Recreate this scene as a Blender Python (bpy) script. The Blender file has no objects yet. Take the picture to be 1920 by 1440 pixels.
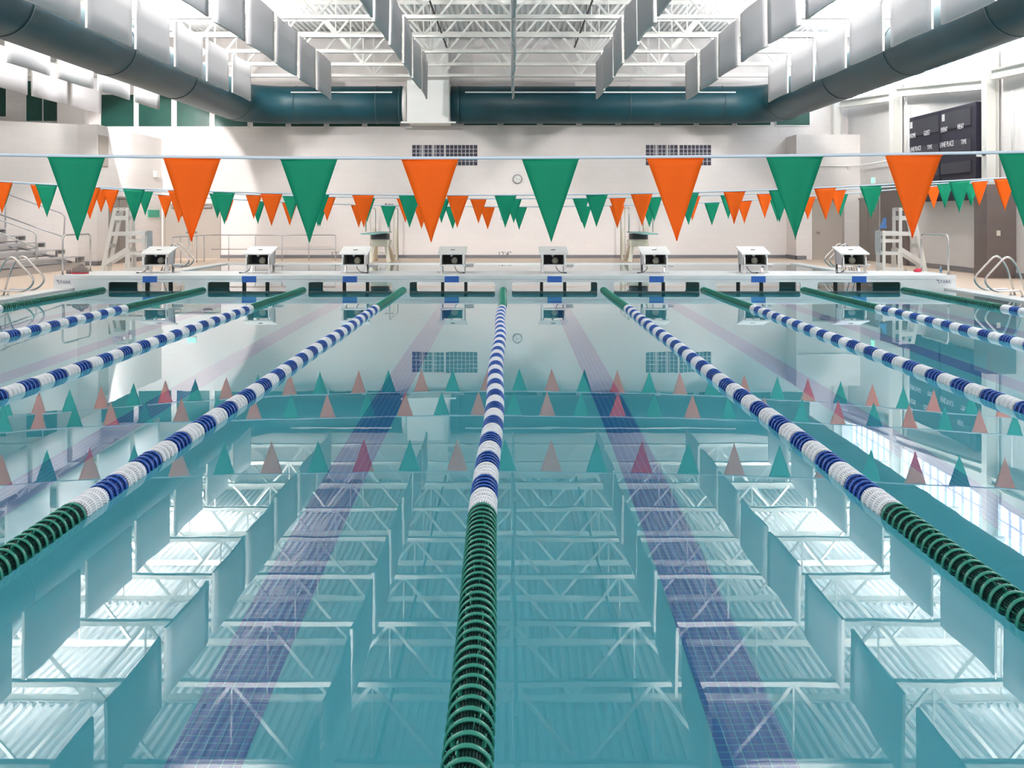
import bpy, bmesh, math, random
from mathutils import Vector, Matrix
random.seed(7)
C = bpy.context.scene.collection
S = bpy.context.scene
PI = math.pi
# ------------------------------------------------------------------ camera
F = 2065.0; CX = 955.0; CY = 408.0; H = 1.62
cd = bpy.data.cameras.new('camera'); cam = bpy.data.objects.new('camera', cd); C.objects.link(cam)
cd.sensor_width = 36.0; cd.lens = 36.0 * F / 1920.0
cd.shift_x = (960 - CX) / 1920.0; cd.shift_y = (CY - 720) / 1920.0
cam.location = (0, 0, H); cam.rotation_euler = (PI / 2, 0, 0); cd.clip_end = 300
S.camera = cam
S.view_settings.view_transform = 'Standard'; S.view_settings.look = 'None'
S.view_settings.gamma = 1.0; S.view_settings.exposure = 0.78
S.view_settings.use_curve_mapping = False
cy = S.cycles
cy.use_denoising = True; cy.max_bounces = 8; cy.diffuse_bounces = 4; cy.glossy_bounces = 4
cy.transmission_bounces = 6; cy.transparent_max_bounces = 12; cy.sample_clamp_indirect = 6.0
cy.caustics_refractive = True; cy.caustics_reflective = False; cy.use_adaptive_sampling = True
cy.adaptive_threshold = 0.02
# ------------------------------------------------------------------ world and room light
w = bpy.data.worlds.new('world'); S.world = w; w.use_nodes = True
w.node_tree.nodes['Background'].inputs[0].default_value = (0.93, 0.96, 1.0, 1)
w.node_tree.nodes['Background'].inputs[1].default_value = 0.85

def P(x, y, D):                      # pixel + distance -> place
    return Vector(((x - CX) * D / F, D, H - (y - CY) * D / F))
def X_(x, D): return (x - CX) * D / F
def Z_(y, D): return H - (y - CY) * D / F

def area(name, loc, rot, sx, sy, energy, color=(1, .97, .93), spread=PI):
    l = bpy.data.lights.new(name, 'AREA'); l.shape = 'RECTANGLE'; l.size = sx; l.size_y = sy
    l.energy = energy; l.color = color; l.spread = spread
    o = bpy.data.objects.new(name, l); C.objects.link(o); o.location = loc; o.rotation_euler = rot
    return o
UPLIGHTS = [(s, y) for s in (-1, 1) for y in (12.0, 18.0, 24.0, 30.0, 36.0)]
UP_POWER = 950.0; BULB_POWER = 330.0

# ------------------------------------------------------------------ materials
MATS = {}
def mat(name, col, rough=0.6, metal=0.0, spec=0.5, emit=None, estr=0.0, var=0.0, vscale=6.0, bump=0.0, bscale=40.0, trans=0.0):
    if name in MATS: return MATS[name]
    m = bpy.data.materials.new(name); m.use_nodes = True; nt = m.node_tree
    b = nt.nodes['Principled BSDF']
    b.inputs['Base Color'].default_value = (*col, 1); b.inputs['Roughness'].default_value = rough
    b.inputs['Metallic'].default_value = metal; b.inputs['Specular IOR Level'].default_value = spec
    if emit: b.inputs['Emission Color'].default_value = (*emit, 1); b.inputs['Emission Strength'].default_value = estr
    if var or bump:
        tc = nt.nodes.new('ShaderNodeTexCoord')
        n = nt.nodes.new('ShaderNodeTexNoise'); n.inputs['Scale'].default_value = vscale; n.inputs['Detail'].default_value = 4
        nt.links.new(tc.outputs['Object'], n.inputs['Vector'])
        if var:
            r = nt.nodes.new('ShaderNodeValToRGB')
            r.color_ramp.elements[0].position = .3; r.color_ramp.elements[1].position = .7
            r.color_ramp.elements[0].color = (*[c * (1 - var) for c in col], 1)
            r.color_ramp.elements[1].color = (*[min(1, c * (1 + var)) for c in col], 1)
            nt.links.new(n.outputs['Fac'], r.inputs['Fac']); nt.links.new(r.outputs['Color'], b.inputs['Base Color'])
        if bump:
            n2 = nt.nodes.new('ShaderNodeTexNoise'); n2.inputs['Scale'].default_value = bscale
            nt.links.new(tc.outputs['Object'], n2.inputs['Vector'])
            bp = nt.nodes.new('ShaderNodeBump'); bp.inputs['Strength'].default_value = bump; bp.inputs['Distance'].default_value = .01
            nt.links.new(n2.outputs['Fac'], bp.inputs['Height']); nt.links.new(bp.outputs['Normal'], b.inputs['Normal'])
    MATS[name] = m; return m

def block_mat(name, col, mortar, axis='xz', rough=.75, bw=.4, bh=.2, msize=.006):
    m = mat(name, col, rough); nt = m.node_tree; b = nt.nodes['Principled BSDF']
    g = nt.nodes.new('ShaderNodeNewGeometry'); s = nt.nodes.new('ShaderNodeSeparateXYZ'); c = nt.nodes.new('ShaderNodeCombineXYZ')
    nt.links.new(g.outputs['Position'], s.inputs[0])
    nt.links.new(s.outputs['X' if axis[0] == 'x' else 'Y'], c.inputs['X']); nt.links.new(s.outputs['Z' if axis[1] == 'z' else 'Y'], c.inputs['Y'])
    t = nt.nodes.new('ShaderNodeTexBrick'); t.inputs['Scale'].default_value = 1.0
    t.inputs['Brick Width'].default_value = bw; t.inputs['Row Height'].default_value = bh
    t.inputs['Mortar Size'].default_value = msize; t.inputs['Mortar Smooth'].default_value = .3
    t.inputs['Color1'].default_value = (*col, 1); t.inputs['Color2'].default_value = (*[x * .975 for x in col], 1)
    t.inputs['Mortar'].default_value = (*mortar, 1)
    if bw == bh: t.offset = 0.0
    nt.links.new(c.outputs[0], t.inputs['Vector']); nt.links.new(t.outputs['Color'], b.inputs['Base Color'])
    return m

M_WALL = block_mat('painted_block_wall', (.80, .755, .735), (.75, .705, .69))
M_WALLS = block_mat('painted_block_side_wall', (.76, .735, .725), (.71, .69, .68), 'yz')
M_WHITE = mat('white_paint', (.82, .82, .80), .45)
M_STEEL = mat('cream_steel_paint', (.80, .79, .75), .4)
M_DECK = mat('white_roof_deck', (.84, .85, .86), .32, spec=.6)
M_BAFF = mat('baffle_fabric', (.60, .59, .61), .9, bump=.25, bscale=120)
M_BEDGE = mat('baffle_edge', (.62, .60, .57), .85)
M_DUCT = mat('teal_duct_fabric', (.009, .052, .070), .42, spec=.3, var=.12, vscale=1.2)
M_DUCT2 = mat('teal_duct_band', (.010, .05, .062), .45)
M_TILE = block_mat('tan_deck_tile', (.76, .60, .47), (.64, .51, .41), 'xy', .5, .05, .05, .003)
M_COPE = mat('white_gutter', (.80, .80, .79), .4, var=.05, vscale=20)
M_BASE = mat('grey_rubber_base', (.16, .155, .17), .6)
M_FIBER = mat('white_fiberglass', (.80, .81, .81), .4, var=.03, vscale=3)
M_BLUE = mat('blue_tile_plate', (.02, .11, .42), .35)
M_STAINLESS = mat('stainless_steel', (.62, .60, .59), .22, metal=1.0)
M_DARK = mat('dark_plastic', (.03, .03, .035), .5)
M_OLIVE = mat('dark_olive_frame', (.12, .125, .105), .6)
M_GLASSG = mat('dark_green_glass', (.012, .062, .048), .35, spec=.3, var=.3, vscale=.8)
M_GREEN = mat('green_vinyl', (.003, .26, .135), .55, spec=.2, var=.05, vscale=5)
M_ORANGE = mat('orange_vinyl', (.97, .13, .003), .55, spec=.2, var=.05, vscale=5)
M_CORD = mat('white_cord', (.72, .80, .88), .5)
M_BROWN = mat('brown_panel', (.115, .090, .085), .6, var=.08, vscale=3)
M_DOOR = mat('taupe_door', (.40, .355, .315), .55)
M_DOORD = mat('dark_taupe_door', (.22, .195, .18), .55)
M_PLAST = mat('white_plastic_lumber', (.80, .79, .76), .5, var=.02, vscale=8)
M_GREYPL = mat('grey_plastic_panel', (.55, .56, .56), .6, var=.15, vscale=25)
M_CREAM = mat('cream_stand_paint', (.70, .66, .54), .45)
M_AQUA = mat('aqua_board', (.22, .46, .43), .55)
M_RED = mat('red_fabric', (.55, .02, .05), .7)
M_BLUEC = mat('blue_cloth', (.08, .20, .45), .8)
M_ALU = mat('aluminium_plank', (.52, .52, .55), .35, metal=.5)
M_BLACK = mat('scoreboard_black', (.010, .009, .018), .6, spec=.2)
M_SPANEL = mat('scoreboard_window', (.022, .022, .030), .5, spec=.25)
M_LETTER = mat('white_lettering', (.8, .8, .82), .5)
M_INK = mat('black_lettering', (.05, .05, .055), .6)
M_INKB = mat('blue_grey_lettering', (.12, .13, .22), .6)
M_GSIGN = mat('green_sign', (.03, .36, .24), .5)
M_EXIT = mat('exit_sign_green', (.1, .6, .35), .5, emit=(.25, 1, .6), estr=.9)
M_LAMP = mat('uplight_bulb', (1, 1, 1), .5, emit=(1, .98, .95), estr=60.0)
M_GLAZE = mat('bright_translucent_glazing', (.8, .9, 1), .3, emit=(.80, .90, 1.0), estr=2.6)
M_MULL = mat('white_mullion', (.6, .66, .75), .5)
M_POOL = mat('pool_plaster', (.085, .50, .62), .8, var=.03, vscale=.7)
M_POOLW = mat('pool_wall_plaster', (.25, .55, .62), .8)

def tile_mat():
    m = block_mat('blue_lane_tile', (.006, .13, .42), (.09, .45, .58), 'xy', .3, .0508, .0508, .0025)
    return m
M_LTILE = tile_mat()

def water_mat():
    m = bpy.data.materials.new('pool_water'); m.use_nodes = True; nt = m.node_tree
    b = nt.nodes['Principled BSDF']; b.inputs['Base Color'].default_value = (.93, 1, 1, 1)
    b.inputs['Roughness'].default_value = 0.0; b.inputs['IOR'].default_value = 1.333
    b.inputs['Transmission Weight'].default_value = 1.0
    g = nt.nodes.new('ShaderNodeNewGeometry')
    n = nt.nodes.new('ShaderNodeTexNoise'); n.inputs['Scale'].default_value = 2.2; n.inputs['Detail'].default_value = 2
    mp = nt.nodes.new('ShaderNodeMapping'); mp.inputs['Scale'].default_value = (1.0, .6, 1)
    bp = nt.nodes.new('ShaderNodeBump'); bp.inputs['Strength'].default_value = .03; bp.inputs['Distance'].default_value = .012
    nt.links.new(g.outputs['Position'], mp.inputs[0]); nt.links.new(mp.outputs[0], n.inputs['Vector'])
    nt.links.new(n.outputs['Fac'], bp.inputs['Height']); nt.links.new(bp.outputs['Normal'], b.inputs['Normal'])
    return m
M_WATER = water_mat()

def perf_mat(name, col, dots=34):
    """float disc web: pierced with two rings of small holes"""
    m = mat(name, col, .4); nt = m.node_tree; b = nt.nodes['Principled BSDF']; out = nt.nodes['Material Output']
    tc = nt.nodes.new('ShaderNodeTexCoord'); s = nt.nodes.new('ShaderNodeSeparateXYZ'); nt.links.new(tc.outputs['Object'], s.inputs[0])
    def mth(op, a, b_=None, v=None):
        n = nt.nodes.new('ShaderNodeMath'); n.operation = op
        nt.links.new(a, n.inputs[0])
        if b_ is not None: nt.links.new(b_, n.inputs[1])
        if v is not None: n.inputs[1].default_value = v
        return n.outputs[0]
    ang = mth('ARCTAN2', s.outputs['Z'], s.outputs['X'])
    ring = mth('SINE', mth('MULTIPLY', ang, v=dots))
    r = mth('SQRT', mth('ADD', mth('POWER', s.outputs['X'], v=2), mth('POWER', s.outputs['Z'], v=2)))
    rr = mth('SINE', mth('MULTIPLY', r, v=2 * PI / .011))
    hole = mth('GREATER_THAN', mth('MULTIPLY', ring, rr), v=.45)
    outer = mth('GREATER_THAN', r, v=.045)
    fac = mth('MULTIPLY', hole, outer)
    tr = nt.nodes.new('ShaderNodeBsdfTransparent'); mx = nt.nodes.new('ShaderNodeMixShader')
    nt.links.new(fac, mx.inputs[0]); nt.links.new(b.outputs[0], mx.inputs[1]); nt.links.new(tr.outputs[0], mx.inputs[2])
    nt.links.new(mx.outputs[0], out.inputs['Surface'])
    return m
FLOAT = {
 'green': (mat('green_float_rim', (.02, .235, .165), .25), perf_mat('green_float_web', (.002, .045, .036))),  # web darker: shade between the discs is put into its colour
 'blue': (mat('blue_float_rim', (.018, .105, .44), .3), perf_mat('blue_float_web', (.004, .035, .26))),
 'white': (mat('white_float_rim', (.86, .87, .90), .35), perf_mat('white_float_web', (.88, .89, .92))),
}

# ------------------------------------------------------------------ mesh builder
class MB:
    def __init__(s): s.v = []; s.f = []; s.mi = []; s.sm = []; s.cur = 0; s.smooth = False
    def add(s, vs, fs):
        k = len(s.v); s.v += [tuple(p) for p in vs]
        for f in fs: s.f.append([k + i for i in f]); s.mi.append(s.cur); s.sm.append(s.smooth)
        return s
    def box(s, x0, x1, y0, y1, z0, z1):
        if x0 > x1: x0, x1 = x1, x0
        if y0 > y1: y0, y1 = y1, y0
        if z0 > z1: z0, z1 = z1, z0
        return s.add([(x0,y0,z0),(x1,y0,z0),(x1,y1,z0),(x0,y1,z0),(x0,y0,z1),(x1,y0,z1),(x1,y1,z1),(x0,y1,z1)],
                     [(0,3,2,1),(4,5,6,7),(0,1,5,4),(1,2,6,5),(2,3,7,6),(3,0,4,7)])
    def cbox(s, c, d): return s.box(c[0]-d[0]/2, c[0]+d[0]/2, c[1]-d[1]/2, c[1]+d[1]/2, c[2]-d[2]/2, c[2]+d[2]/2)
    def bar(s, a, b, w, t, up=(0, 1, 0)):
        """rectangular bar from a to b; t = thickness along up, w = across"""
        a = Vector(a); b = Vector(b); d = (b - a).normalized(); u = Vector(up)
        u = (u - d * u.dot(d)).normalized(); r = d.cross(u)
        vs = []
        for p in (a, b):
            for sx, sy in ((-1,-1),(1,-1),(1,1),(-1,1)): vs.append(p + r * (sx * w / 2) + u * (sy * t / 2))
        return s.add(vs, [(3,2,1,0),(4,5,6,7),(0,1,5,4),(1,2,6,5),(2,3,7,6),(3,0,4,7)])
    def tube(s, pts, r, n=10, cap=True, closed=False):
        pts = [Vector(p) for p in pts]; old = s.smooth; s.smooth = True
        N = len(pts); rings = []; prev = None
        for i, p in enumerate(pts):
            if closed: d = (pts[(i+1) % N] - pts[i-1]).normalized()
            else: d = (pts[min(i+1, N-1)] - pts[max(i-1, 0)]).normalized()
            if prev is None:
                u = Vector((0,0,1)) if abs(d.z) < .9 else Vector((1,0,0))
            else: u = prev
            u = (u - d * u.dot(d)).normalized(); prev = u; q = d.cross(u)
            rad = r[i] if isinstance(r, (list, tuple)) else r
            rings.append([p + (u * math.cos(2*PI*k/n) + q * math.sin(2*PI*k/n)) * rad for k in range(n)])
        vs = [v for g in rings for v in g]; fs = []
        for i in range(N if closed else N - 1):
            j = (i + 1) % N
            for k in range(n): fs.append((i*n+k, i*n+(k+1) % n, j*n+(k+1) % n, j*n+k))
        if cap and not closed: fs.append(tuple(range(n-1, -1, -1))); fs.append(tuple((N-1)*n+k for k in range(n)))
        s.add(vs, fs); s.smooth = old; return s
    def build(s, name, m, parent=None, loc=None, bevel=0.0):
        me = bpy.data.meshes.new(name); me.from_pydata(s.v, [], s.f)
        ms = m if isinstance(m, (list, tuple)) else [m]
        for x in ms: me.materials.append(x)
        me.polygons.foreach_set('material_index', s.mi); me.polygons.foreach_set('use_smooth', s.sm)
        me.update()
        o = bpy.data.objects.new(name, me); C.objects.link(o)
        if parent: o.parent = parent
        if loc: o.location = loc
        if bevel:
            b = o.modifiers.new('bevel', 'BEVEL'); b.width = bevel; b.segments = 2; b.limit_method = 'ANGLE'
        return o

def tag(o, label=None, cat=None, group=None, kind=None):
    if label: o['label'] = label
    if cat: o['category'] = cat
    if group: o['group'] = group
    if kind: o['kind'] = kind
    return o
def empty(name, loc, label, cat, group=None, rz=0):
    o = bpy.data.objects.new(name, None); C.objects.link(o); o.location = loc; o.rotation_euler = (0, 0, rz)
    o.empty_display_size = .2
    return tag(o, label, cat, group)
def struct(name, mb, m, bevel=0): return tag(mb.build(name, m, bevel=bevel), kind='structure')
def copy_tree(o, parent=None):
    c = o.copy(); C.objects.link(c)
    if parent: c.parent = parent
    for ch in [x for x in KIDS.get(o.name, [])]: copy_tree(ch, c)
    return c
KIDS = {}
def scan():
    KIDS.clear()
    for o in C.objects:
        if o.parent: KIDS.setdefault(o.parent.name, []).append(o)
ORD = ['first', 'second', 'third', 'fourth', 'fifth', 'sixth', 'seventh', 'eighth', 'ninth', 'tenth', 'eleventh', 'twelfth']
def text(name, body, size, m, parent, loc, rot, wscale=1.0, depth=.004):
    cu = bpy.data.curves.new(name, 'FONT'); cu.body = body; cu.size = size; cu.extrude = depth / 2
    cu.align_x = 'CENTER'; cu.align_y = 'CENTER'
    t = bpy.data.objects.new(name, cu); C.objects.link(t)
    bpy.context.view_layer.update()
    me = bpy.data.meshes.new_from_object(t.evaluated_get(bpy.context.evaluated_depsgraph_get()))
    bpy.data.objects.remove(t); me.name = name; me.materials.clear(); me.materials.append(m)
    for v in me.vertices: v.co.x *= wscale
    o = bpy.data.objects.new(name, me); C.objects.link(o); o.location = loc; o.rotation_euler = rot
    if parent: o.parent = parent
    return o
WX = (PI / 2, 0, 0)            # lettering that faces the camera end (-Y)
def arc(c, r, a0, a1, n, plane='xz'):
    out = []
    for i in range(n + 1):
        a = a0 + (a1 - a0) * i / n
        u, v = math.cos(a) * r, math.sin(a) * r
        out.append(Vector((c[0] + u, c[1], c[2] + v)) if plane == 'xz' else (Vector((c[0], c[1] + u, c[2] + v)) if plane == 'yz' else Vector((c[0] + u, c[1] + v, c[2]))))
    return out
def rounded(pts, r, n=5, closed=False):
    """polyline with rounded corners"""
    pts = [Vector(p) for p in pts]; out = []; N = len(pts)
    rng = range(N) if closed else range(1, N - 1)
    if not closed: out.append(pts[0])
    for i in rng:
        p = pts[i]; a = pts[i-1]; b = pts[(i+1) % N]
        d1 = a - p; d2 = b - p
        rr = min(r, d1.length * .49, d2.length * .49)
        s = p + d1.normalized() * rr; e = p + d2.normalized() * rr
        for k in range(n + 1):
            t = k / n; out.append(s.lerp(p, t).lerp(p.lerp(e, t), t))
    if not closed: out.append(pts[-1])
    return out

# ================================================================== SETTING
YW = 43.4          # far wall
XL, XR = -22.0, 13.35
PE = 9.8           # half width of water
# far wall with window openings closed by dark panes (panes sit in front as shallow boxes)
Wz0, Wz1 = 5.21, 6.46
wb = MB(); wb.box(XL, 15.5, YW, YW + .3, -.1, 9.0)
struct('wall_back', wb, M_WALL)
wl = MB(); wl.box(XL - .3, XL, -1, YW, -.1, 9.0); struct('wall_left', wl, M_WALLS)
# room end stage on the bleacher side: lower block with angled front
lb = MB()
zt = 4.72
poly = [(-13.7, YW), (-13.7, 36.6), (-14.35, 36.6), (-16.2, 35.3), (-22, 31.0), (-22, YW)]
n = len(poly)
lb.add([(x, y, -.1) for x, y in poly] + [(x, y, zt) for x, y in poly],
       [tuple(range(n)), tuple(range(2*n-1, n-1, -1))] + [(i, i+n, (i+1) % n + n, (i+1) % n) for i in range(n)])
struct('wall_left_block', lb, M_WALL).name = 'wall_left_front'
# niche high up beside the corner: flat panel, its shade put into the colour
nb = MB(); nb.box(-13.72, -13.67, 36.7, 37.55, 3.35, 4.38); struct('trim_1', nb, M_DOOR)
# right wall lower and upper, glazing between
wr = MB(); wr.box(XR, XR + .3, -1, YW, -.1, 6.2)
wr.box(XR, XR + .3, -1, YW, 8.35, 9.0)
struct('wall_right', wr, M_WALLS)
gz = MB(); gz.box(XR + .12, XR + .16, 6, YW, 6.2, 8.35); struct('window_1', gz, M_GLAZE)
gm = MB()
y = 6.0
while y < YW:
    gm.box(XR + .05, XR + .15, y - .006, y + .006, 6.2, 8.35); y += .62
for z in (6.25, 6.65, 7.25, 7.85, 8.3): gm.box(XR + .06, XR + .14, 6, YW, z - .006, z + .006)
struct('window_1_mullions', gm, M_MULL).name = 'trim_2'
# projecting block beside the far right corner
kb = MB(); kb.box(10.92, XR, 41.9, YW, 0, 4.78); struct('wall_corner', kb, M_WALL).name = 'wall_right_corner'
# base boards
bb = MB(); bb.box(-11.4, 10.92, YW - .03, YW, .03, .15); struct('baseboard_back', bb, M_BASE)
bb = MB(); bb.box(-13.7, -13.66, 36.58, 37.6, .03, .17); bb.box(-13.7, -13.66, 39.5, YW, .03, .17); bb.box(-14.35, -13.66, 36.55, 36.6, .03, .17)
struct('baseboard_left', bb, M_BASE)
bb = MB(); bb.box(XR - .03, XR, 5, 39.3, .03, .17); bb.box(10.89, 11.3, 41.87, 41.9, .03, .17); bb.box(12.7, XR, 41.87, 41.9, .03, .17)
bb.box(10.89, 10.92, 41.87, YW, .03, .17)
struct('baseboard_right', bb, M_BASE)
# deck floor (ring round the pool)
fl = MB()
PO = 10.25
fl.box(XL, -PO, -2, YW, -.25, .02); fl.box(PO, XR + .2, -2, YW, -.25, .02)
fl.box(-PO, PO, -2, 1.45, -.25, .02); fl.box(-PO, PO, 38.85, YW, -.25, .02)
struct('floor', fl, M_TILE)
cp = MB()
cp.box(-PO, -PE, 1.45, 38.85, -.25, .03); cp.box(PE, PO, 1.45, 38.85, -.25, .03)
cp.box(-PE, PE, 1.45, 1.91, -.25, .03); cp.box(-PE, PE, 38.4, 38.85, -.25, .03)
struct('trim_3', cp, M_COPE)
# pool shell
ps = MB(); DP = -1.37
ps.add([(-PE, 1.91, DP), (PE, 1.91, DP), (PE, 27.5, DP), (-PE, 27.5, DP), (PE, 31, -3.75), (-PE, 31, -3.75), (PE, 38.4, -3.75), (-PE, 38.4, -3.75)],
       [(0,1,2,3), (3,2,4,5), (5,4,6,7)])
struct('floor_pool', ps, M_POOL)
pw = MB()
pw.box(-PE - .2, -PE, 1.7, 38.6, -4, -.25); pw.box(PE, PE + .2, 1.7, 38.6, -4, -.25)
pw.box(-PE, PE, 1.7, 1.91, -4, -.25); pw.box(-PE, PE, 38.4, 38.6, -4, -.25)
struct('wall_pool', pw, M_POOLW)
ROPEX = [-.135 + 2.226 * k for k in range(-4, 5)]
LANEX = [X_(px, 24.77) for px in (281, 467, 656, 847, 1040, 1231, 1422, 1611)]
for i, x in enumerate(LANEX):
    t = MB(); xx = -1.24 + 2.26 * (i - 3)
    t.box(xx - .155, xx + .155, 3.0, 22.6, DP, DP + .004); t.box(xx - .5, xx + .5, 22.6, 22.9, DP, DP + .004)
    struct('trim_%d' % (10 + i), t, M_LTILE)
# water
wm = MB(); wm.add([(-PE, 1.91, 0), (PE, 1.91, 0), (PE, 38.4, 0), (-PE, 38.4, 0)], [(0,1,2,3)])
wo = wm.build('pool_water', M_WATER); tag(wo, 'still clear aqua water filling the whole swimming pool', 'water', kind='stuff')
# ceiling: ribbed roof deck, ribs running down the pool
rd = MB(); x = XL; Zd = 8.68; prof = []
while x < 15.4:
    prof += [(x, Zd), (x + .085, Zd), (x + .105, Zd + .075), (x + .18, Zd + .075)]; x += .2
vs = [(px, 0.0, pz) for px, pz in prof] + [(px, YW, pz) for px, pz in prof]; n = len(prof)
rd.add(vs, [(i, i + 1, n + i + 1, n + i) for i in range(n - 1)])
rd.box(XL, 15.4, 0, YW, 8.78, 8.9)
struct('ceiling', rd, M_DECK)
# clerestory windows on the far wall
def win(n, x0, x1, z0, z1, frame=.03):
    t = MB(); t.box(x0, x1, YW - .02, YW + .01, z0, z1); o = struct('window_%d' % n, t, M_GLASSG)
    f = MB()
    for a in ((x0-frame, x0, z0-frame, z1+frame), (x1, x1+frame, z0-frame, z1+frame), (x0, x1, z0-frame, z0), (x0, x1, z1, z1+frame)):
        f.box(a[0], a[1], YW - .05, YW, a[2], a[3])
    f.build('window_frame', M_WHITE, o)
k = 2
for px in [190, 260.5, 332, 403, 474.5, 546, 617.5, 689]:
    win(k, X_(px, YW), X_(px + 61.5, YW), Wz0, Wz1); k += 1
for px in [870, 944, 1017.5, 1091, 1164.5, 1238, 1310, 1382, 1455]:
    win(k, X_(px, YW), X_(px + 62.5, YW), Wz0 + .05, Wz1); k += 1
win(k, X_(50, YW), X_(80, YW), 5.42, 7.0); k += 1
win(k, X_(82, YW), X_(108, YW), 5.42, 7.0); k += 1
win(k, X_(-60, YW), X_(12, YW), 5.6, 7.0); k += 1
# low gridded windows above the wall clock
M_GRID = mat('window_grid_bar', (.55, .53, .54), .5)
M_DGLASS = mat('dark_night_glass', (.022, .022, .045), .45, spec=.25)
for bx in (773, 1211):
    for a, b, thick in ((0, 59.5, 40), (63, 122, 19)):
        x0, x1 = X_(bx + a, YW), X_(bx + b, YW); z0, z1 = Z_(310, YW), Z_(272, YW)
        t = MB(); t.box(x0, x1, YW - .02, YW + .01, z0, z1); o = struct('window_%d' % k, t, M_DGLASS); k += 1
        g = MB()
        for j in range(1, 8):
            xx = x0 + (x1 - x0) * j / 8; g.box(xx - .012, xx + .012, YW - .045, YW - .02, z0, z1)
        for j in range(1, 5):
            zz = z0 + (z1 - z0) * j / 5; g.box(x0, x1, YW - .042, YW - .02, zz - .01, zz + .01)
        xx = X_(bx + thick, YW); g.box(xx - .03, xx + .03, YW - .05, YW - .02, z0, z1)
        g.build('window_grid', M_GRID, o)
# pilaster between the upper windows
t = MB(); t.box(X_(109, 43), X_(160, 43), 42.9, YW, 4.72, 6.75); struct('trim_20', t, M_WALL)
# doors
def door(n, x0, x1, y, z1, m, leaves=2, axis='x', side=-1):
    t = MB()
    if axis == 'x': t.box(x0, x1, y - .03, y, .02, z1)
    else: t.box(y, y + side * .04, x0, x1, .02, z1)
    o = struct('door_%d' % n, t, m)
    f = MB(); fw = .06
    if axis == 'x':
        f.box(x0 - fw, x0, y - .07, y, .02, z1 + fw); f.box(x1, x1 + fw, y - .07, y, .02, z1 + fw); f.box(x0, x1, y - .07, y, z1, z1 + fw)
        if leaves == 2: f.box((x0+x1)/2 - .012, (x0+x1)/2 + .012, y - .045, y, .02, z1)
    else:
        a, b = y, y + side * .08
        f.box(a, b, x0 - fw, x0, .02, z1 + fw); f.box(a, b, x1, x1 + fw, .02, z1 + fw); f.box(a, b, x0, x1, z1, z1 + fw)
        if leaves == 2: f.box(a, y + side * .055, (x0+x1)/2 - .012, (x0+x1)/2 + .012, .02, z1)
    f.build('door_frame', m, o)
    h = MB()
    if axis == 'x':
        for hx in ([(x0+x1)/2 - .15, (x0+x1)/2 + .15] if leaves == 2 else [x0 + .15]): h.box(hx - .06, hx + .06, y - .09, y - .03, 1.02, 1.07)
    else: h.box(y, y + side * .1, x0 + .12, x0 + .2, 1.02, 1.07)
    h.build('door_handle', M_STAINLESS, o)
    if axis == 'x':
        cl = MB()
        for hx in ([x0 + .45, x1 - .45] if leaves == 2 else [x0 + .4]): cl.box(hx - .17, hx + .17, y - .12, y - .03, z1 - .12, z1 - .04)
        cl.build('door_closer', M_STAINLESS, o)
    return o
door(1, X_(310, YW), X_(411, YW), YW, 2.13, M_DOOR)
door(2, X_(1526, 41.9), X_(1579, 41.9), 41.9, 2.28, M_DOOR, 1)
door(3, 37.7, 39.4, -13.7, 2.3, M_DOORD, 2, 'y', 1)
door(4, 39.8, 42.0, XR, 2.3, M_DOORD, 2, 'y', -1)
# brown recess panel and brown pier on the scoreboard wall
t = MB(); t.box(XR - .12, XR, 36.7, 39.3, .02, 2.75); struct('trim_21', t, M_BROWN)
t = MB(); t.box(12.57, XR, 29.0, 29.8, .02, 2.5); struct('trim_22', t, M_BROWN, .01)

# ================================================================== ROOF STEEL
TY = [41.75 - 3.05 * k for k in range(12)]
ZB, ZTC = 6.95, 8.52
def make_truss(y, label):
    t = empty('roof_truss', (0, y, ZB), label, 'truss', 'white steel roof trusses across the pool hall')
    return t
x0, x1 = -20.8, 13.3
chord_b = MB()
for s in (-1, 1):
    chord_b.box(x0, x1, s * .012, s * .085, 0, .014); chord_b.box(x0, x1, s * .012, s * .026, 0, .12)
me_cb = None
pts = [5.26 - 2.6 * k for k in range(-3, 11)]
proto = None
for i, y in enumerate(TY):
    where = 'closest to the far wall' if i == 0 else ORD[i] + ' from the far wall'
    lab = 'white open-web steel roof truss, ' + where
    if proto is None:
        proto = empty('roof_truss', (0, y, ZB), lab, 'truss', 'white steel roof trusses across the pool hall')
        chord_b.build('bottom_chord', M_STEEL, proto)
        ct = MB()
        for s in (-1, 1):
            ct.box(x0, x1, s * .012, s * .095, ZTC - ZB + .126, ZTC - ZB + .14); ct.box(x0, x1, s * .012, s * .026, ZTC - ZB, ZTC - ZB + .14)
        ct.build('top_chord', M_STEEL, proto)
        zt_ = ZTC - ZB + .07
        dia = MB(); dia.bar((0, 0, .06), (1.3, 0, zt_), .065, .06)
        dib = MB(); dib.bar((0, 0, .06), (-1.3, 0, zt_), .065, .06)
        ver = MB(); ver.bar((0, 0, .06), (0, 0, zt_), .035, .035)
        p0 = [dia.build('web_diagonal', M_STEEL, proto, (pts[0], 0, 0)), dib.build('web_diagonal', M_STEEL, proto, (pts[0], 0, 0)), ver.build('web_vertical', M_STEEL, proto, (pts[0], 0, 0))]
        for px in pts[1:]:
            for q in p0:
                if px > x0 + 1.3:
                    c = q.copy(); C.objects.link(c); c.location = (px, 0, 0)
        scan()
    else:
        c = copy_tree(proto); c.location = (0, y, ZB); c['label'] = lab
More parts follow.
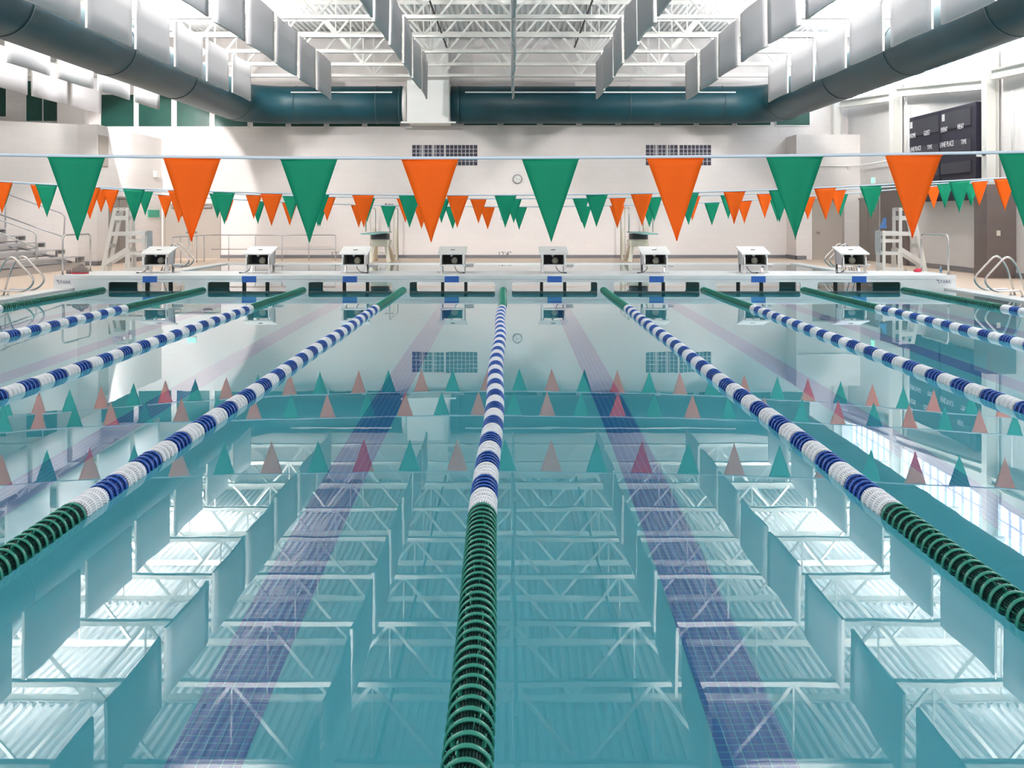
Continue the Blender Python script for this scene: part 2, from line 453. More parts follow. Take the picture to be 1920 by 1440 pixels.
# bridging lines and pipes running down the hall
for x, z, r, m, lab in ((-2.42, 8.2, .035, M_DARK, 'dark sprinkler pipe under the roof deck, bleacher side of the middle'),
                        (2.52, 8.2, .035, M_DARK, 'dark sprinkler pipe under the roof deck, scoreboard side of the middle')):
    t = MB(); t.tube([(x, 12, z), (x, 42.5, z)], r, 8)
    for y in TY:
        if y > 13: t.box(x - .01, x + .01, y + .3, y + .34, z, Zd + .03)
    tag(t.build('sprinkler_pipe', m), lab, 'pipe')

# ================================================================== BAFFLES
BROWS = [(-14.9, 5.42, 'outermost row over the bleachers', 0), (-12.3, 5.42, 'row beyond the duct, bleacher side', 1),
         (-8.93, 5.64, 'row beside the duct, bleacher side', 1), (-6.06, 5.64, 'second row in from duct, bleacher side', 1),
         (-2.78, 5.64, 'row next to middle, bleacher side', 1), (.10, 5.64, 'middle row over the centre rope', 1),
         (2.98, 5.64, 'row next to middle, scoreboard side', 1), (6.04, 5.64, 'second row in from duct, scoreboard side', 1),
         (9.02, 5.64, 'row beside the duct, scoreboard side', 1)]
def baffle(x, z, y0, L, lab, hgt=1.24):
    t = MB(); n = 8; th = .025; amp = random.uniform(-.05, .05); a2 = random.uniform(-.03, .03)
    vs = []
    for i in range(n + 1):
        u = i / n; yy = -L / 2 + L * u
        for j in range(4):
            v = j / 3
            off = amp * math.sin(PI * u) * (1 - v * .3) + a2 * math.sin(2 * PI * u) * v
            sag = -.03 * math.sin(PI * u) * 0
            for s in (-1, 1): vs.append((off + s * th, yy, hgt * v + sag))
    def id(i, j, s): return (i * 4 + j) * 2 + s
    fs = []
    for i in range(n):
        for j in range(3):
            fs.append((id(i,j,0), id(i,j+1,0), id(i+1,j+1,0), id(i+1,j,0)))
            fs.append((id(i,j,1), id(i+1,j,1), id(i+1,j+1,1), id(i,j+1,1)))
    t.smooth = True; t.add(vs, fs); t.smooth = False; t.cur = 1
    ef = []
    for i in range(n): ef += [(id(i,0,0), id(i+1,0,0), id(i+1,0,1), id(i,0,1)), (id(i,3,0), id(i,3,1), id(i+1,3,1), id(i+1,3,0))]
    for j in range(3): ef += [(id(0,j,0), id(0,j,1), id(0,j+1,1), id(0,j+1,0)), (id(n,j,0), id(n,j+1,0), id(n,j+1,1), id(n,j,1))]
    t.f += ef; t.mi += [1] * len(ef); t.sm += [False] * len(ef)
    o = t.build('acoustic_baffle', [M_BAFF, M_BEDGE], None, (x, y0 + L / 2, z))
    o.rotation_euler = (random.uniform(-.012, .012), random.uniform(-.02, .02), random.uniform(-.02, .02))
    tag(o, lab, 'baffle', 'acoustic baffles hanging from the roof trusses')
    ty = min(TY, key=lambda q: abs(q - (y0 + L / 2))); yl = ty - (y0 + L / 2)
    t = MB(); t.box(-.012, .012, yl - .02, yl + .02, hgt - .06, ZB - z + .03); t.build('hanger_clip', M_STAINLESS, o)
for x, z, rn, _ in BROWS:
    for k in range(8):
        y0 = 34.75 - 3.05 * k + random.uniform(-.08, .08) + {-14.9: 2.8, -12.3: 1.3, -8.93: .68, 9.02: .95, 6.04: .35}.get(x, 0)
        if x < -12 and k > 6: continue
        lab = 'grey baffle %s the far wall, %s' % (('nearest' if k == 0 else ORD[k] + ' from'), rn)
        baffle(x, z, y0, 2.62, lab)

# ================================================================== DUCTS
DZ, DR, DXs, DYc = 5.96, .72, 10.2, 42.45
def duct(s, x_end, lab):
    root = empty('round_duct', (s * DXs, 30, DZ), lab, 'duct')
    path = [(s * DXs, 6, DZ), (s * DXs, 14, DZ), (s * DXs, 22, DZ), (s * DXs, 30, DZ), (s * DXs, 38, DZ)]
    R = 1.7
    for i in range(13):
        a = (PI / 2) * i / 12
        path.append((s * (DXs - R + R * math.cos(a)), DYc - R + R * math.sin(a), DZ))
    path += [(s * 6.0 if abs(x_end) < 6 else x_end * 1.2, DYc, DZ), (x_end, DYc, DZ)]
    off = Vector((s * DXs, 30, DZ))
    pl = [Vector(p) - off for p in path]
    t = MB(); t.tube(pl, DR, 40); t.build('duct_body', M_DUCT, root)
    # seam bands
    for yb in (10, 16, 22, 28, 33.5, 40.6):
        b = MB(); b.tube([Vector((s * DXs, yb - .03, DZ)) - off, Vector((s * DXs, yb + .03, DZ)) - off], DR + .014, 40, cap=True); b.build('seam_band', M_DUCT2, root)
    for xb in ([x_end + s * .12, x_end + s * 1.0, s * 8.2] if s < 0 else [x_end + .3, 4.6, 8.2]):
        b = MB(); b.tube([Vector((xb - .03, DYc, DZ)) - off, Vector((xb + .03, DYc, DZ)) - off], DR + .014, 40, cap=True); b.build('seam_band', M_DUCT2, root)
    # pale linear diffuser along the cross run
    xa, xb = (X_(735, 41.8), -8.3) if s < 0 else (X_(872, 41.8), 8.6)
    a = .62
    t = MB(); p = [Vector((xa, DYc - DR * math.cos(a) - .03, DZ + DR * math.sin(a))) - off, Vector((xb, DYc - DR * math.cos(a) - .03, DZ + DR * math.sin(a))) - off]
    t.bar(p[0], p[1], .05, .07); t.build('diffuser_slot', M_WHITE, root)
    return root
duct(-1, X_(756, 42.4), 'dark teal round air duct running over the bleacher side and across to the white plenum')
duct(1, X_(846, 42.4), 'dark teal round air duct running over the scoreboard side and across to the white plenum')
pb = empty('duct_plenum', (X_(805, 42.5), 42.5, 5.0), 'white boxed air plenum joining the two teal ducts above the far wall', 'plenum')
ox, oy, oz = pb.location
t = MB(); t.box(X_(763, 41.6) - ox, X_(842, 41.6) - ox, 41.6 - oy, YW - oy - .06, Z_(229, 41.6) - oz, Z_(150, 41.6) - oz); t.build('box', M_WHITE, pb, bevel=.02)
t = MB(); t.tube([(X_(754, 42.4) - ox, DYc - oy, DZ - oz), (X_(764, 42.4) - ox, DYc - oy, DZ - oz)], .70, 32); t.build('collar', M_WHITE, pb)
t = MB(); t.tube([(X_(841, 42.4) - ox, DYc - oy, DZ - oz), (X_(847, 42.4) - ox, DYc - oy, DZ - oz)], .70, 32); t.build('collar', M_WHITE, pb)
t = MB(); t.box(X_(752, 41.6) - ox, X_(855, 41.6) - ox, 41.45 - oy, 41.55 - oy, Z_(228, 41.5) - oz - .06, Z_(228, 41.5) - oz); t.build('support_angle', M_WHITE, pb)
t = MB(); t.box(X_(766, 42.8) - ox, X_(841, 42.8) - ox, 42.6 - oy, YW - oy - .06, Z_(150, 41.6) - oz, 8.6 - oz); t.build('riser_box', M_WHITE, pb)

# ================================================================== ADDED FLOODLIGHTS
fx = empty('added_wall_flood', (-13.05, 36.5, 5.84), 'added white floodlight hidden above the bleachers, brightening the far wall', 'light')  # added lamp, makes the bright patch at the far wall's bleacher end
t = MB(); t.tube([(0, -.15, .06), (0, .05, 0), (.01, .12, -.03)], [.06, .10, .12], 20); t.build('housing', M_WHITE, fx)
t = MB(); t.tube([(0, -.1, .08), (0, -.1, 2.98)], .02, 8); t.build('stem', M_WHITE, fx)
sl = bpy.data.lights.new('added_flood_lamp', 'SPOT'); sl.energy = 1050; sl.spot_size = math.radians(61); sl.spot_blend = .12; sl.shadow_soft_size = .12; sl.color = (1, .97, .95)
so = bpy.data.objects.new('added_flood_lamp', sl); C.objects.link(so); so.parent = fx; so.location = (.05, .25, -.1)
so.rotation_euler = Vector((-.95, 6.9, -3.2)).to_track_quat('-Z', 'Y').to_euler()

for s_ in (-1, 1):
    fx = empty('added_roof_flood', (s_ * 4.5, 14.6, 6.60), 'added unseen white floodlight brightening the far wall, %s side' % ('bleacher' if s_ < 0 else 'scoreboard'), 'light')  # added pair out of view, lifts the brightness of the far wall
    t = MB(); t.tube([(0, -.15, 0), (0, .05, 0), (0, .16, 0)], [.08, .16, .2], 20); t.build('housing', M_WHITE, fx)
    t = MB(); t.tube([(0, -.1, .08), (0, -.1, 2.13)], .02, 8); t.build('stem', M_WHITE, fx)
    sl = bpy.data.lights.new('added_flood_lamp', 'SPOT'); sl.energy = 4600; sl.spot_size = math.radians(50); sl.spot_blend = .7; sl.shadow_soft_size = .18; sl.color = (1, .97, .955)
    so = bpy.data.objects.new('added_flood_lamp', sl); C.objects.link(so); so.parent = fx; so.location = (0, .25, 0)
    so.rotation_euler = Vector((-s_ * .02, 1, -.11)).to_track_quat('-Z', 'Y').to_euler()

# ================================================================== UPLIGHTS
for i, (s, y) in enumerate(UPLIGHTS):
    side = 'bleacher' if s < 0 else 'scoreboard'
    lab = 'bright round uplight on top of the %s side duct, %s from camera end' % (side, ORD[i % 5])
    root = empty('uplight', (s * DXs, y, DZ + DR), lab, 'light', 'uplights along the tops of the ducts')
    t = MB(); t.tube([(0, 0, 0), (0, 0, .12)], .03, 10); t.build('stem', M_WHITE, root)
    t = MB(); t.tube([(0, 0, .10), (0, 0, .14), (0, 0, .30), (0, 0, .36)], [.06, .13, .24, .26], 24); t.build('bowl', M_WHITE, root)
    t = MB(); t.tube([(0, 0, .362), (0, 0, .40), (0, 0, .43)], [.20, .16, .05], 20); t.build('bulb', M_LAMP, root)
    l = area('uplight_lamp', (s * DXs, y, DZ + DR + .46), (PI, 0, 0), .45, .45, UP_POWER, spread=2.75)
    l.parent = root; l.location = (0, 0, .46)
    pl_ = bpy.data.lights.new('uplight_glow', 'POINT'); pl_.energy = BULB_POWER; pl_.shadow_soft_size = .2; pl_.color = (1, .965, .93)
    po_ = bpy.data.objects.new('uplight_glow', pl_); C.objects.link(po_); po_.parent = root; po_.location = (0, 0, .75)

# ================================================================== PENNANT LINES
def cat_y(samples, x):
    """interpolate sag from measured points"""
    s = sorted(samples)
    if x <= s[0][0]: a, b = s[0], s[1]
    elif x >= s[-1][0]: a, b = s[-2], s[-1]
    else:
        for a, b in zip(s, s[1:]):
            if a[0] <= x <= b[0]: break
    return a[1] + (b[1] - a[1]) * (x - a[0]) / (b[0] - a[0])
def pennants(D, flags, ys, wpx, hpx, lab, xl, xr, cr):
    root = empty('pennant_line', (0, D, 1.9), lab, 'pennants', 'backstroke pennant lines strung over the pool')
    pts = []
    n = 60
    for i in range(n + 1):
        px = xl + (xr - xl) * i / n
        pts.append((X_(px, D), 0, Z_(cat_y(ys, px), D) - 1.9))
    # smooth the polyline a little
    for _ in range(3):
        pts = [pts[0]] + [(p[0], 0, (a[2] + 2 * p[2] + b[2]) / 4) for a, p, b in zip(pts, pts[1:], pts[2:])] + [pts[-1]]
    t = MB(); t.tube(pts, cr, 8); t.build('cord', M_CORD, root)
    m_per = D / F
    for px, col in flags:
        if not (xl < px < xr): continue
        W = wpx * m_per; Hh = hpx * m_per; cx = X_(px, D); z0 = Z_(cat_y(ys, px), D) - 1.9
        slope = (cat_y(ys, px + 30) - cat_y(ys, px - 30)) / 60
        t = MB(); N = 10; th = .0012; tipx = random.uniform(-.008, .012); am = random.uniform(.004, .012) * random.choice((-1, 1)); ph = random.uniform(0, 2)
        vs = []; fs = []
        for j in range(N + 1):
            v = j / N; wd = max(W * (1 - v), .003)
            for i in range(7):
                u = i / 6 - .5; xx = u * wd + tipx * v
                yy = am * math.sin(PI * (u + .5) * 1.3 + ph + v * 1.5) * (.4 + v)
                zz = -v * Hh - slope * u * wd * 1.0
                vs.append((xx, yy - th, zz)); vs.append((xx, yy + th, zz))
        I = lambda j, i, s: (j * 7 + i) * 2 + s
        for j in range(N):
            for i in range(6):
                fs.append((I(j,i,0), I(j+1,i,0), I(j+1,i+1,0), I(j,i+1,0))); fs.append((I(j,i,1), I(j,i+1,1), I(j+1,i+1,1), I(j+1,i,1)))
            fs.append((I(j,0,0), I(j,0,1), I(j+1,0,1), I(j+1,0,0))); fs.append((I(j,6,0), I(j+1,6,0), I(j+1,6,1), I(j,6,1)))
        for i in range(6): fs.append((I(0,i,0), I(0,i+1,0), I(0,i+1,1), I(0,i,1)))
        t.smooth = True; t.add(vs, fs); t.smooth = False
        t.box(-W / 2, W / 2, -.003, .003, -.010, .004)
        o = t.build('pennant', M_GREEN if col == 'g' else M_ORANGE, root, (cx, 0, z0))
        tag(o, 'green triangular pennant' if col == 'g' else 'orange triangular pennant')
    return root
def alt(first, xs):
    out = []; c = first
    for x in xs: out.append((x, c)); c = 'o' if c == 'g' else 'g'
    return out
pennants(5.85, alt('g', [-290]) + alt('o', [-74, 143, 360, 579, 806, 1032, 1266, 1490, 1713, 1925, 2140]),
         [(-500, 280), (-74, 289), (92, 292), (307, 294), (524, 296), (750, 296.5), (977, 296), (1211, 294.5), (1436, 292.5), (1659, 289.5), (1868, 286), (2300, 276)],
         109, 158, 'large green and orange pennants on a cord, the line nearest the camera', -420, 2260, .0085)
pennants(15.4, alt('g', [-248, -165, -81, 3, 87, 168, 251, 336, 420, 509, 597, 681, 768, 858, 948, 1033, 1119, 1203, 1290, 1377, 1462, 1547, 1632, 1716, 1799, 1884, 1968, 2052]),
         [(-300, 318), (0, 340), (87, 346), (251, 354), (420, 360), (509, 362.5), (681, 365), (858, 366), (948, 366), (1119, 364.5), (1203, 362.5), (1290, 361), (1377, 358.5), (1547, 352), (1632, 347.5), (1716, 343), (1799, 338), (1884, 334), (2100, 320)],
         42, 61, 'green and orange pennants on a cord, second line from the camera', -330, 2220, .010)
pennants(19.9, alt('g', [-128, -60, 8, 72, 140, 208, 272, 340, 408, 476, 545, 614, 688, 759, 828, 897, 963, 1026, 1089, 1158, 1226, 1298, 1366, 1434, 1503, 1571, 1639, 1705, 1772, 1837, 1903, 1970]),
         [(-130, 332), (16, 343), (72, 346), (208, 355), (272, 358), (340, 361), (476, 365), (614, 369), (759, 371.5), (897, 373), (1089, 371.5), (1226, 369.5), (1366, 365), (1434, 363), (1571, 356), (1705, 348), (1772, 343.5), (1837, 339.5), (2000, 328)],
         31.5, 46, 'green and orange pennants on a cord, third line from the camera', -80, 1990, .011)
pennants(21.9, alt('o', [-50, 10, 72, 130, 190, 250, 310, 365, 424, 483, 543, 600, 672, 728, 790, 848, 914, 974, 1035, 1095, 1157, 1217, 1275, 1335, 1396, 1457, 1515, 1576, 1636, 1694, 1750, 1821, 1880]) ,
         [(-50, 336), (130, 350), (190, 355), (310, 366), (422, 373), (543, 380), (672, 384), (728, 385.5), (848, 387), (974, 388), (1095, 386.5), (1157, 385), (1217, 383.5), (1335, 380), (1396, 376), (1515, 369), (1576, 364), (1694, 354), (1821, 343), (1900, 337)],
         29, 43, 'green and orange pennants on a cord, farthest line above the bulkhead side', 5, 1905, .011)

# ================================================================== LANE ROPES
PITCH = .0825
def disc_mesh(col, seg):
    t = MB(); R = .078; w_ = .011; n = seg; rd_ = {'green': .058, 'blue': .068, 'white': .073}[col]
    # rim band (closed ring) axis Y
    vs = []; prof = [(R, -w_), (R + .0015, 0), (R, w_), (R - .006, w_), (R - .006, -w_)]
    for i in range(n):
        a = 2 * PI * i / n
        for r, y in prof: vs.append((r * math.cos(a), y, r * math.sin(a)))
    k = len(prof); fs = []
    for i in range(n):
        j = (i + 1) % n
        for q in range(k): fs.append((i*k+q, j*k+q, j*k+(q+1) % k, i*k+(q+1) % k))
    t.smooth = True; t.add(vs, fs); t.smooth = False
    t.cur = 1
    # pierced web, slightly coned
    for yy in (.006,):
        vs = [(r * math.cos(2*PI*i/n), y, r * math.sin(2*PI*i/n)) for i in range(n) for r, y in ((.022, yy + .012), (R - .004, yy))]
        t.add(vs, [(2*i, 2*((i+1) % n), 2*((i+1) % n) + 1, 2*i+1) for i in range(n)])
    if seg > 20:   # inner slatted drum, set back from the rim
        vs = [(r * math.cos(2*PI*i/n), y, r * math.sin(2*PI*i/n)) for i in range(n) for r, y in ((rd_, -PITCH/2), (rd_, PITCH/2))]
        t.smooth = True; t.add(vs, [(2*i, 2*((i+1) % n), 2*((i+1) % n) + 1, 2*i+1) for i in range(n)]); t.smooth = False
    else:
        vs = [(r * math.cos(2*PI*i/n), y, r * math.sin(2*PI*i/n)) for i in range(n) for r, y in ((rd_, -PITCH/2), (rd_, PITCH/2))]
        t.smooth = True; t.add(vs, [(2*i, 2*((i+1) % n), 2*((i+1) % n) + 1, 2*i+1) for i in range(n)]); t.smooth = False
    t.cur = 0
    for a in (0, PI/2, PI, 3*PI/2):   # thin ribs between discs
        c, s = math.cos(a), math.sin(a)
        t.add([(c*.058 - s*.001, -PITCH/2, s*.058 + c*.001), (c*.0745 - s*.001, -PITCH/2, s*.0745 + c*.001), (c*.0745 - s*.001, PITCH/2, s*.0745 + c*.001), (c*.058 - s*.001, PITCH/2, s*.058 + c*.001),
               (c*.058 + s*.001, -PITCH/2, s*.058 - c*.001), (c*.0745 + s*.001, -PITCH/2, s*.0745 - c*.001), (c*.0745 + s*.001, PITCH/2, s*.0745 - c*.001), (c*.058 + s*.001, PITCH/2, s*.058 - c*.001)],
              [(0,1,2,3), (7,6,5,4), (0,4,5,1), (3,2,6,7), (1,5,6,2)])
    me = bpy.data.meshes.new('float_disc'); me.from_pydata(t.v, [], t.f)
    for m in FLOAT[col]: me.materials.append(m)
    me.polygons.foreach_set('material_index', t.mi); me.polygons.foreach_set('use_smooth', t.sm); me.update()
    return me, t
DISC = {c: disc_mesh(c, 40) for c in FLOAT}
DISC_LO = {c: disc_mesh(c, 18) for c in FLOAT}
RP_GREEN0, RP_SEG, NSEG = 5.98, .33, 41
RP_END = 24.45
def disc_colour(y):
    if y < RP_GREEN0: return 'green'
    k = int((y - RP_GREEN0) / RP_SEG)
    if k >= NSEG: return 'green'
    return 'white' if k % 2 == 0 else 'blue'
names = ['outermost lane rope on the bleacher side', 'second lane rope in from the bleacher side', 'third lane rope in from the bleacher side',
         'lane rope just on the bleacher side of the centre rope', 'centre lane rope running straight away from the camera',
         'lane rope just on the scoreboard side of the centre rope', 'third lane rope in from the scoreboard side',
         'second lane rope in from the scoreboard side', 'outermost lane rope on the scoreboard side']
for k, rx in enumerate(ROPEX):
    root = empty('lane_rope', (rx, 1.91, 0), 'blue, white and green ' + names[k], 'lane rope', 'lane ropes stretched along the pool')
    wob = lambda y: .012 * math.sin(y * 1.1 + k) * (1 if k == 4 else .6)
    t = MB(); t.tube([(wob(y), y - 1.91, 0) for y in [1.95 + i * .9 for i in range(26)] + [24.77]], .004, 6); t.build('cable', M_DARK, root)
    # where this rope comes into the frame
    ymin = max(3.1, abs(rx) * F / 965.0 * .97)
    y = RP_GREEN0 - PITCH * 48 + PITCH / 2; discs = []
    while y < RP_END: discs.append(y); y += PITCH
    near = [y for y in discs if y >= ymin][:100]; ns = set(near)
    for y in near:
        col = disc_colour(y)
        o = bpy.data.objects.new('float_disc', DISC[col][0] if y < 14 else DISC_LO[col][0]); C.objects.link(o); o.parent = root
        o.location = (wob(y), y - 1.91, .004); o.rotation_euler = (random.uniform(-.03, .03), random.choice((.1, .25, .5, .9, 1.2)) + random.uniform(-.1, .1), random.uniform(-.03, .03))
        tag(o, col + ' float disc')
    rest = [y for y in discs if y not in ns]
    if rest:
        t = MB()
        cols = ['green', 'blue', 'white']
        for y in rest:
            col = disc_colour(y); src = DISC_LO[col][1]; kk = len(t.v)
            t.v += [(v[0] + wob(y), v[1] + y - 1.91, v[2] + .004) for v in src.v]
            t.f += [[kk + i for i in f] for f in src.f]; t.mi += [cols.index(col) * 2 + i for i in src.mi]; t.sm += src.sm
        o = t.build('float_disc_run', [m for c in cols for m in FLOAT[c]], root); tag(o, 'the smaller float discs farther along the rope', kind='stuff')
    t = MB(); t.smooth = True
    t.tube([(0, RP_END - 1.91 + d, .004) for d in (0, .03, .06, .075)], [.078, .076, .055, .01], 20); t.build('end_cap', FLOAT['green'][0], root)

# ================================================================== BULKHEAD
BX0, BX1 = X_(100, 24.77), X_(1793, 24.77); BY0, BY1, BT = 24.77, 26.74, .325
bk = empty('bulkhead', (0, BY0, 0), 'long white fiberglass bulkhead wall crossing the pool under the starting blocks', 'bulkhead')
t = MB(); t.box(BX0, BX1, 0, BY1 - BY0, BT - .10, BT); t.build('deck_slab', M_FIBER, bk, bevel=.012)
OPEN = [(203, 346), (389, 536), (578, 736), (768, 928), (960, 1120), (1151, 1312), (1343, 1501), (1533, 1689)]
def panel(y0, y1, zt_):
    t = MB(); zo = Z_(529, 24.77)
    t.box(BX0, BX1, y0, y1, zo, zt_); t.box(-PE + .02, PE - .02, y0, y1, -1.15, -.42)
    t.box(BX0, -PE + .02, y0, y1, .035, zo); t.box(PE - .02, BX1, y0, y1, .035, zo)
    xs = [-PE + .02] + [v for a, b in OPEN for v in (X_(a, 24.77), X_(b, 24.77))] + [PE - .02]
    for i in range(0, len(xs), 2): t.box(xs[i], xs[i+1], y0, y1, -.42, zo)
    r = .045
    for a, b in OPEN:      # rounded upper corners of the openings
        for x, s in ((X_(a, 24.77), 1), (X_(b, 24.77), -1)):
            c = [(x, zo)] + [(x + s * r - s * r * math.sin(q * PI / 8), zo - r + r * math.cos(q * PI / 8)) for q in range(5)]
            m = len(c); vs = [(px, y0, pz) for px, pz in c] + [(px, y1, pz) for px, pz in c]
            t.add(vs, [tuple(range(m)), tuple(range(2*m-1, m-1, -1))] + [(i, i+1, m+i+1, m+i) for i in range(m-1)])
    return t
panel(.004, .06, BT - .10).build('front_panel', M_FIBER, bk)
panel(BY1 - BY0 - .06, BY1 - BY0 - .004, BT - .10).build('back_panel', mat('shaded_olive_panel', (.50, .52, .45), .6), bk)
t = MB()
for e in (BX0, BX1 - .06): t.box(e, e + .06, .06, BY1 - BY0 - .06, .035, BT - .1)
t.build('end_panel', M_FIBER, bk)
for a, b in OPEN:
    xc = X_((a + b) / 2, 24.77)
    for dx in (-.27, .27):
        t = MB(); t.box(xc + dx - .035, xc + dx + .035, .85, .95, -1.15, BT - .1); t.build('post', M_OLIVE, bk)
for x in LANEX:
    t = MB(); t.box(x - .162, x + .162, -.006, .004, Z_(529.5, BY0), Z_(518, BY0)); t.build('lane_plate', M_BLUE, bk)
for px, yy in ((121, 529.5), (1771, 528.5)):
    text('maker_lettering', 'STARK', .10, M_INKB, bk, (X_(px, BY0), -.003, Z_(yy, BY0)), WX, 1.0)
    t = MB(); xx = X_(px - 13, BY0); t.box(xx - .02, xx + .01, -.003, .002, Z_(yy - 3.4, BY0) - .015, Z_(yy - 3.4, BY0) + .01); t.build('maker_mark', M_INKB, bk)

# ================================================================== STARTING BLOCKS
BLKPX = [(292, 295), (484, 484), (664, 668), (848, 850), (1038, 1038), (1229, 1228), (1416, 1414), (1601, 1601)]
def make_block(lab, loc):
    r = empty('starting_block', loc, lab, 'starting block', 'starting blocks lined up on the bulkhead')
    # local: x across, y away from camera, z up from bulkhead top
    w2 = .335
    zf, zb_, yf, yb = .43, .575, -.10, .62
    t = MB(); sl = [(-w2, yf, zf), (w2, yf, zf), (w2, yb, zb_), (-w2, yb, zb_)]
    vs = sl + [(x, y, z + .035) for x, y, z in sl]
    t.add(vs, [(3,2,1,0), (4,5,6,7), (0,1,5,4), (1,2,6,5), (2,3,7,6), (3,0,4,7)])
    t.build('platform', M_WHITE, r, bevel=.008)
    t = MB(); yc = (yf + yb) / 2; zc = (zf + zb_) / 2 + .036
    t.box(-.05, .05, yc - .035, yc + .035, zc - .01, zc + .006); t.build('track_marker', M_DARK, r)
    # dark open housing under the platform
    t = MB(); a, b = -.235, .235; y0, y1 = .02, .50; z0, z1 = .20, .44
    t.box(a, a + .015, y0, y1, z0, z1); t.box(b - .015, b, y0, y1, z0, z1); t.box(a, b, y0, y1, z0, z0 + .012)
    t.build('housing', M_OLIVE, r)
    t = MB(); t.box(a, b, y1 - .01, y1, z0, z1); t.build('housing_back', M_DARK, r)
    t = MB(); t.tube([(-.02, .10, z1 - .03), (-.02, .06, z1 - .03)], .030, 14); t.build('socket_ring', M_GREYPL, r)
    t = MB(); t.tube([(.04, .30, z0 + .08), (.04, .22, z0 + .08)], [.085, .07], 18); t.build('loudspeaker', M_CREAM, r)
    # side plates sloping back
    for s in (-1, 1):
        t = MB(); x = s * .262
        t.add([(x - .006, 0, .19), (x - .006, .50, .19), (x - .006, .62, zb_), (x - .006, .02, zf), (x + .006, 0, .19), (x + .006, .50, .19), (x + .006, .62, zb_), (x + .006, .02, zf)],
              [(0,1,2,3), (7,6,5,4), (0,4,5,1), (1,5,6,2), (2,6,7,3), (3,7,4,0)]); t.build('side_plate', M_ALU, r)
        t = MB(); t.bar((s * .262, .01, 0), (s * .262, .01, zf), .05, .05); t.build('leg', M_STAINLESS, r)
        t = MB(); t.bar((s * .262, .46, 0), (s * .262, .58, zb_ - .02), .05, .04); t.build('leg', M_STAINLESS, r)
        t = MB(); t.tube(rounded([(s * .26, -.05, .18), (s * .26, -.07, .22), (s * .26, -.07, .33), (s * .26, -.05, .37)], .02), .017, 10); t.build('back_grip', M_WHITE, r)
        t = MB(); t.box(s * .262 - .05, s * .262 + .05, -.04, .08, 0, .012); t.build('foot_plate', M_STAINLESS, r)
    t = MB(); t.bar((-.30, -.03, .185), (.30, -.03, .185), .03, .03, (0, 0, 1)); t.build('cross_bar', M_STAINLESS, r)
    # side step
    t = MB(); t.box(.28, .50, .34, .60, .17, .20); t.build('step', M_WHITE, r, bevel=.006)
    t = MB(); t.box(.28, .48, .40, .43, .12, .17); t.box(.28, .48, .52, .55, .12, .17); t.build('step_bracket', M_ALU, r)
    # loose cable
    t = MB(); sx = random.choice((-.2, -.1, .05)); ex = sx + random.choice((-.18, .2, .24))
    p = [(sx, .05, .20), (sx + .02, .0, .10), ((sx + ex) / 2, -.05, .02), (ex, -.06, .008)]
    t.tube(rounded(p, .2, 6), .008, 6); t.tube([(ex, -.06, .012), (ex + .05 * (1 if ex > sx else -1), -.065, .012)], .014, 8); t.build('timing_cable', M_DARK, r)
    return r
for i, (px, cxp) in enumerate(BLKPX):
    where = ['at the bleacher end of the bulkhead', 'second from the bleacher end', 'third from the bleacher end', 'just on the bleacher side of the centre lane rope',
             'just on the scoreboard side of the centre lane rope', 'third from the scoreboard end', 'second from the scoreboard end', 'at the scoreboard end of the bulkhead'][i]
    make_block('white sloped-top starting block ' + where, (X_(px, 25.65), 25.65, BT + .001))

# ================================================================== RAILS
def hoop(x, lab):
    r = empty('grab_rail', (x, 25.65, BT), lab, 'rail', 'arched grab rails at the bulkhead ends')
    t = MB(); t.tube(rounded([(0, -.82, 0), (0, -.82, .90), (0, .82, .90), (0, .82, 0)], .16, 8), .021, 12); t.build('tube', M_STAINLESS, r)
    for s in (-1, 1):
        t = MB(); t.tube([(0, s * .82, 0), (0, s * .82, .012)], .05, 16); t.build('flange', M_STAINLESS, r)
hoop(-10.07, 'tall stainless arched grab rail at the bleacher end of the bulkhead')
hoop(9.9, 'tall stainless arched grab rail at the scoreboard end of the bulkhead')
def ladder(s, y, lab, sc=1.0, dy=.5):
    xb = s * (PO + .02)
    r = empty('ladder_rail', (xb, y, .03), lab, 'rail', 'pairs of stainless ladder rails at the pool edge')
    for q in (-dy / 2, dy / 2):
        t = MB()
        # deck post up, arch, forward slope over the water, return to deck
        p = [(s * .02, q, 0), (-s * .16, q, .62 * sc), (-s * .36, q, .86 * sc), (-s * .85, q, .34 * sc), (-s * .66, q, .12 * sc), (-s * .10, q, .14 * sc), (-s * .06, q, 0)]
        t.tube(rounded(p, .17, 8), .021, 12); t.build('rail_tube', M_STAINLESS, r)
        for xx in (s * .02, -s * .06):
            t = MB(); t.tube([(xx, q, -.008), (xx, q, .010)], .045, 16); t.build('flange', M_STAINLESS, r)
ladder(1, 22.15, 'stainless ladder rails beside the brown pier, nearest on the scoreboard side')
ladder(-1, 22.15, 'stainless ladder rails in front of the bleachers at the pool edge')
ladder(1, 32.8, 'stainless ladder rails of the far pool near the taupe single door')
ladder(-1, 32.8, 'stainless ladder rails of the far pool near the taupe double door')
